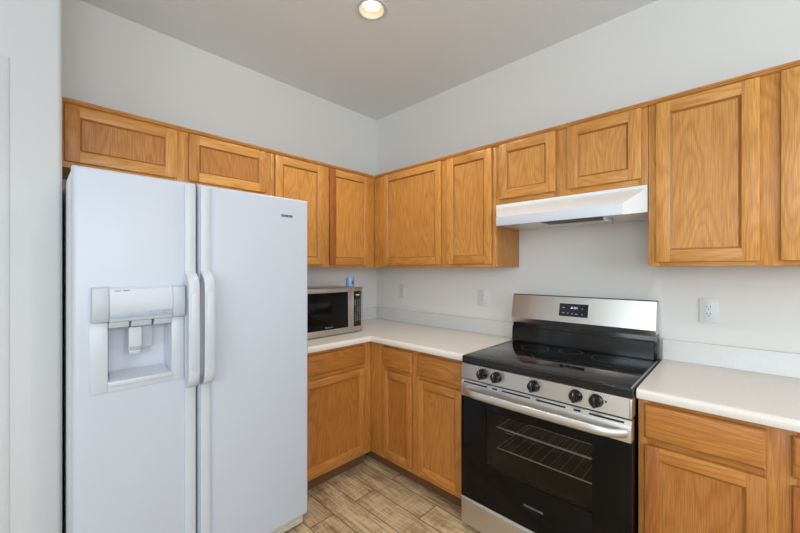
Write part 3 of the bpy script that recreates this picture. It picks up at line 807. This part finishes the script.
fc = [(0, 1, 2, 3), (0, 4, 5, 1), (1, 5, 6, 12, 2), (0, 3, 13, 7, 4), (3, 2, 12, 13), (13, 12, 10, 11), (12, 6, 9, 10), (13, 11, 8, 7), (7, 8, 9, 6),
      (7, 6, 15, 14), (6, 5, 16, 15), (5, 4, 17, 16), (4, 7, 14, 17), (14, 15, 19, 18), (15, 16, 20, 19), (16, 17, 21, 20), (17, 14, 18, 21)]
bm = bmesh.new(); vv = [bm.verts.new(p) for p in v]
for q in fc: bm.faces.new([vv[i] for i in q])
bmesh.ops.recalc_face_normals(bm, faces=list(bm.faces))
m = MB(); m.add(bm); shell = hd.part('shell', m, 'hood', None, 20)
hd.part('front_lip', MB().box(hl0 - .001, hl1 + .001, yl + .002, yl - .004, zl0, zl1, .002), 'hood_lip', shell)
hd.part('grease_filter', MB().box(ox0 + .002, ox1 - .002, oy0 + .002, oy1 - .002, 1.6365, 1.6445, .001), 'filter')
br = MB().box(ox1 - .004, ox1 + .006, oy0 + .01, oy1 - .02, 1.612, zb, .001)
hd.part('filter_bracket', br, 'hood', shell)
for sx in (ox0 - .02, ox1 + .018):
    hd.part('screw', MB().lathe([(.006, zb), (.006, zb - .003), (.003, zb - .005)], (sx, -.24, 0), 2, 12), 'handle', shell)

# ---------------------------------------------------------------- microwave (fridge-wall frame)
mw = Thing('microwave', 'stainless countertop microwave with black window, partly behind the fridge edge', 'microwave', (-.83, -.26, .9145), 'A')
MX0, MX1, MYF, MZ0, MZ1 = -1.118, -.5560, -.456, .921, 1.2420
for fx in (MX0 + .05, MX1 - .05):
    for fy in (-.12, -.42): mw.part('foot', MB().lathe([(.014, .9146), (.014, .9212)], (fx, fy, 0), 2, 14), 'black_plastic')
mw.part('casing', MB().box(MX0 + .002, MX1 - .002, -.075, -.430, MZ0, MZ1 - .001, .003), 'steel_y')
CX0 = -.6560                                                      # door / control split
mf = MB()
wx0_, wx1_, wz0_, wz1_ = MX0 + .030, -.6900, .961, 1.2115
mf.box(MX0, wx0_, -.431, MYF, MZ0, MZ1, .0015).box(wx1_, CX0 - .0010, -.431, MYF, MZ0, MZ1, .0015)
mf.box(wx0_, wx1_, -.431, MYF, MZ0, wz0_, .0008).box(wx0_, wx1_, -.431, MYF, wz1_, MZ1, .0008)
md = mw.part('door', mf, 'steel_y')
mw.part('window', MB().box(wx0_, wx1_, -.440, MYF + .002, wz0_, wz1_, .0005), 'oven_black', md)
mw.part('window_edge', MB().box(wx1_ + .0002, wx1_ + .0052, MYF + .002, MYF - .0030, wz0_ - .002, wz1_ + .002, .001), 'handle', md)
text_part('KitchenAid', .010, 'door_lettering', 'print', mw, (-.850, MYF + .0014, .9760), parent=md, width=.062)
pf = mw.part('control_frame', MB().box(CX0 + .0010, MX1, -.431, MYF, MZ0, MZ1, .002), 'steel_y')
kp = mw.part('keypad', MB().box(-.6390, -.5730, MYF + .001, MYF - .0015, .9590, 1.2130, .001), 'black_glass', pf)
km = MB()
for r_ in range(11):
    for c_ in range(3):
        z = 1.148 - r_ * .0145; x = -.6240 + c_ * .0180
        km.box(x - .0032, x + .0032, MYF - .0014, MYF - .0020, z - .0018, z + .0018)
mw.part('key_legend', km, 'print', kp)
text_part('12:00', .016, 'clock_digits', 'led_white', mw, (-.6060, MYF - .0018, 1.1860), parent=kp, width=.030)

# blue can on the microwave
cn = Thing('drink_can', 'small blue can standing on top of the microwave', 'can', (-.6280, -.400, 1.2424), 'A')
c0 = (-.6280, -.400, 1.2424)
bd = cn.part('can_body', MB().lathe([(.025, 0.0), (.0295, .005), (.0305, .010), (.0305, .060), (.0275, .0680)], c0, 2, 32), 'can')
cn.part('rim', MB().lathe([(.0275, .0675), (.0285, .0695), (.0280, .0710), (.0250, .0710), (.0240, .0680)], c0, 2, 32, False, True), 'can_top')
bl = MB()
for k in range(6):
    t = -1.9 + k * .11; r = .0309
    bl.poly([(c0[0] + r * math.cos(t + q), c0[1] + r * math.sin(t + q), c0[2] + z) for q, z in ((0, .022), (.11, .022), (.11, .050 - .006 * (k % 2)), (0, .050 - .006 * (k % 2)))], [(0, 1, 2, 3)])
cn.part('printed_patch', bl, 'can_dark', bd)

# ---------------------------------------------------------------- wall outlets
def outlet(label, x, z, w=.0715, h=.117):
    o = Thing('wall_outlet', label, 'outlet', (x, -.0005, z - h / 2), 'B', 'outlets over the counter')
    p = o.part('cover_plate', MB().box(x - w / 2, x + w / 2, -.0005, -.0062, z - h / 2, z + h / 2, .0025), 'plate')
    r = o.part('receptacle', MB().box(x - .0168, x + .0168, -.0055, -.0082, z - .0335, z + .0335, .0012), 'plate', p)
    sl_ = MB()
    for dz in (-.0155, .0165):
        sl_.box(x - .0075, x - .0057, -.0080, -.0085, z + dz - .001, z + dz + .0075).box(x + .0053, x + .0075, -.0080, -.0085, z + dz - .001, z + dz + .0075)
        sl_.lathe([(.0024, -.0080), (.0024, -.0085)], (x, 0, z + dz - .0075), 1, 12)
    o.part('slots', sl_, 'black_matte', r)
    for dz in (-.0485, .0485): o.part('screw', MB().lathe([(.0028, -.0060), (.0024, -.0070)], (x, 0, z + dz), 1, 12), 'plate', p)
outlet('white wall outlet nearest the room corner, above the long counter', .3400, 1.1800)
outlet('white wall outlet just left of the stove, above the long counter', 1.1340, 1.1680)
outlet('white wall outlet right of the stove, above the short counter', 2.3605, 1.1725)

# ---------------------------------------------------------------- recessed ceiling lamp
LAMP_W = 52.0
def can_light(x, y, label):
    L = Thing('ceiling_light', label, 'ceiling light', (x, y, H - .006), 'B', 'recessed ceiling lights')
    c = (x, y, H)
    L.part('trim_ring', MB().lathe([(.0660, .004), (.0660, -.003), (.072, -.0055), (.084, -.0045), (.0885, -.0005), (.0885, .0)], c, 2, 48, False, False), 'trim')
    L.part('baffle', MB().lathe([(.0655, .000), (.0640, .012), (.0600, .052)], c, 2, 48, False, False), 'baffle')
    L.part('housing', MB().lathe([(.0690, .001), (.0690, .075)], c, 2, 48, False, True), 'baffle')
    L.part('lens', MB().lathe([(.0010, .0165), (.030, .0175), (.046, .0205), (.0495, .028)], c, 2, 40, True, True), 'bulb')
    l = bpy.data.lights.new('lamp_glow', 'SPOT'); l.energy = LAMP_W; l.color = (1.0, .92, .81)
    l.spot_size = math.radians(125); l.spot_blend = .6; l.shadow_soft_size = .035
    o = bpy.data.objects.new('lamp_glow', l); COL.objects.link(o); o.location = (x, y, H + .012)
for (x, y), lab in zip(LAMPS, ('round recessed ceiling light, lit, high above the fridge and corner',
        'added, unseen round recessed ceiling light over the middle of the kitchen floor',
        'added, unseen round recessed ceiling light behind the camera, farthest from both cabinet walls')): can_light(x, y, lab)
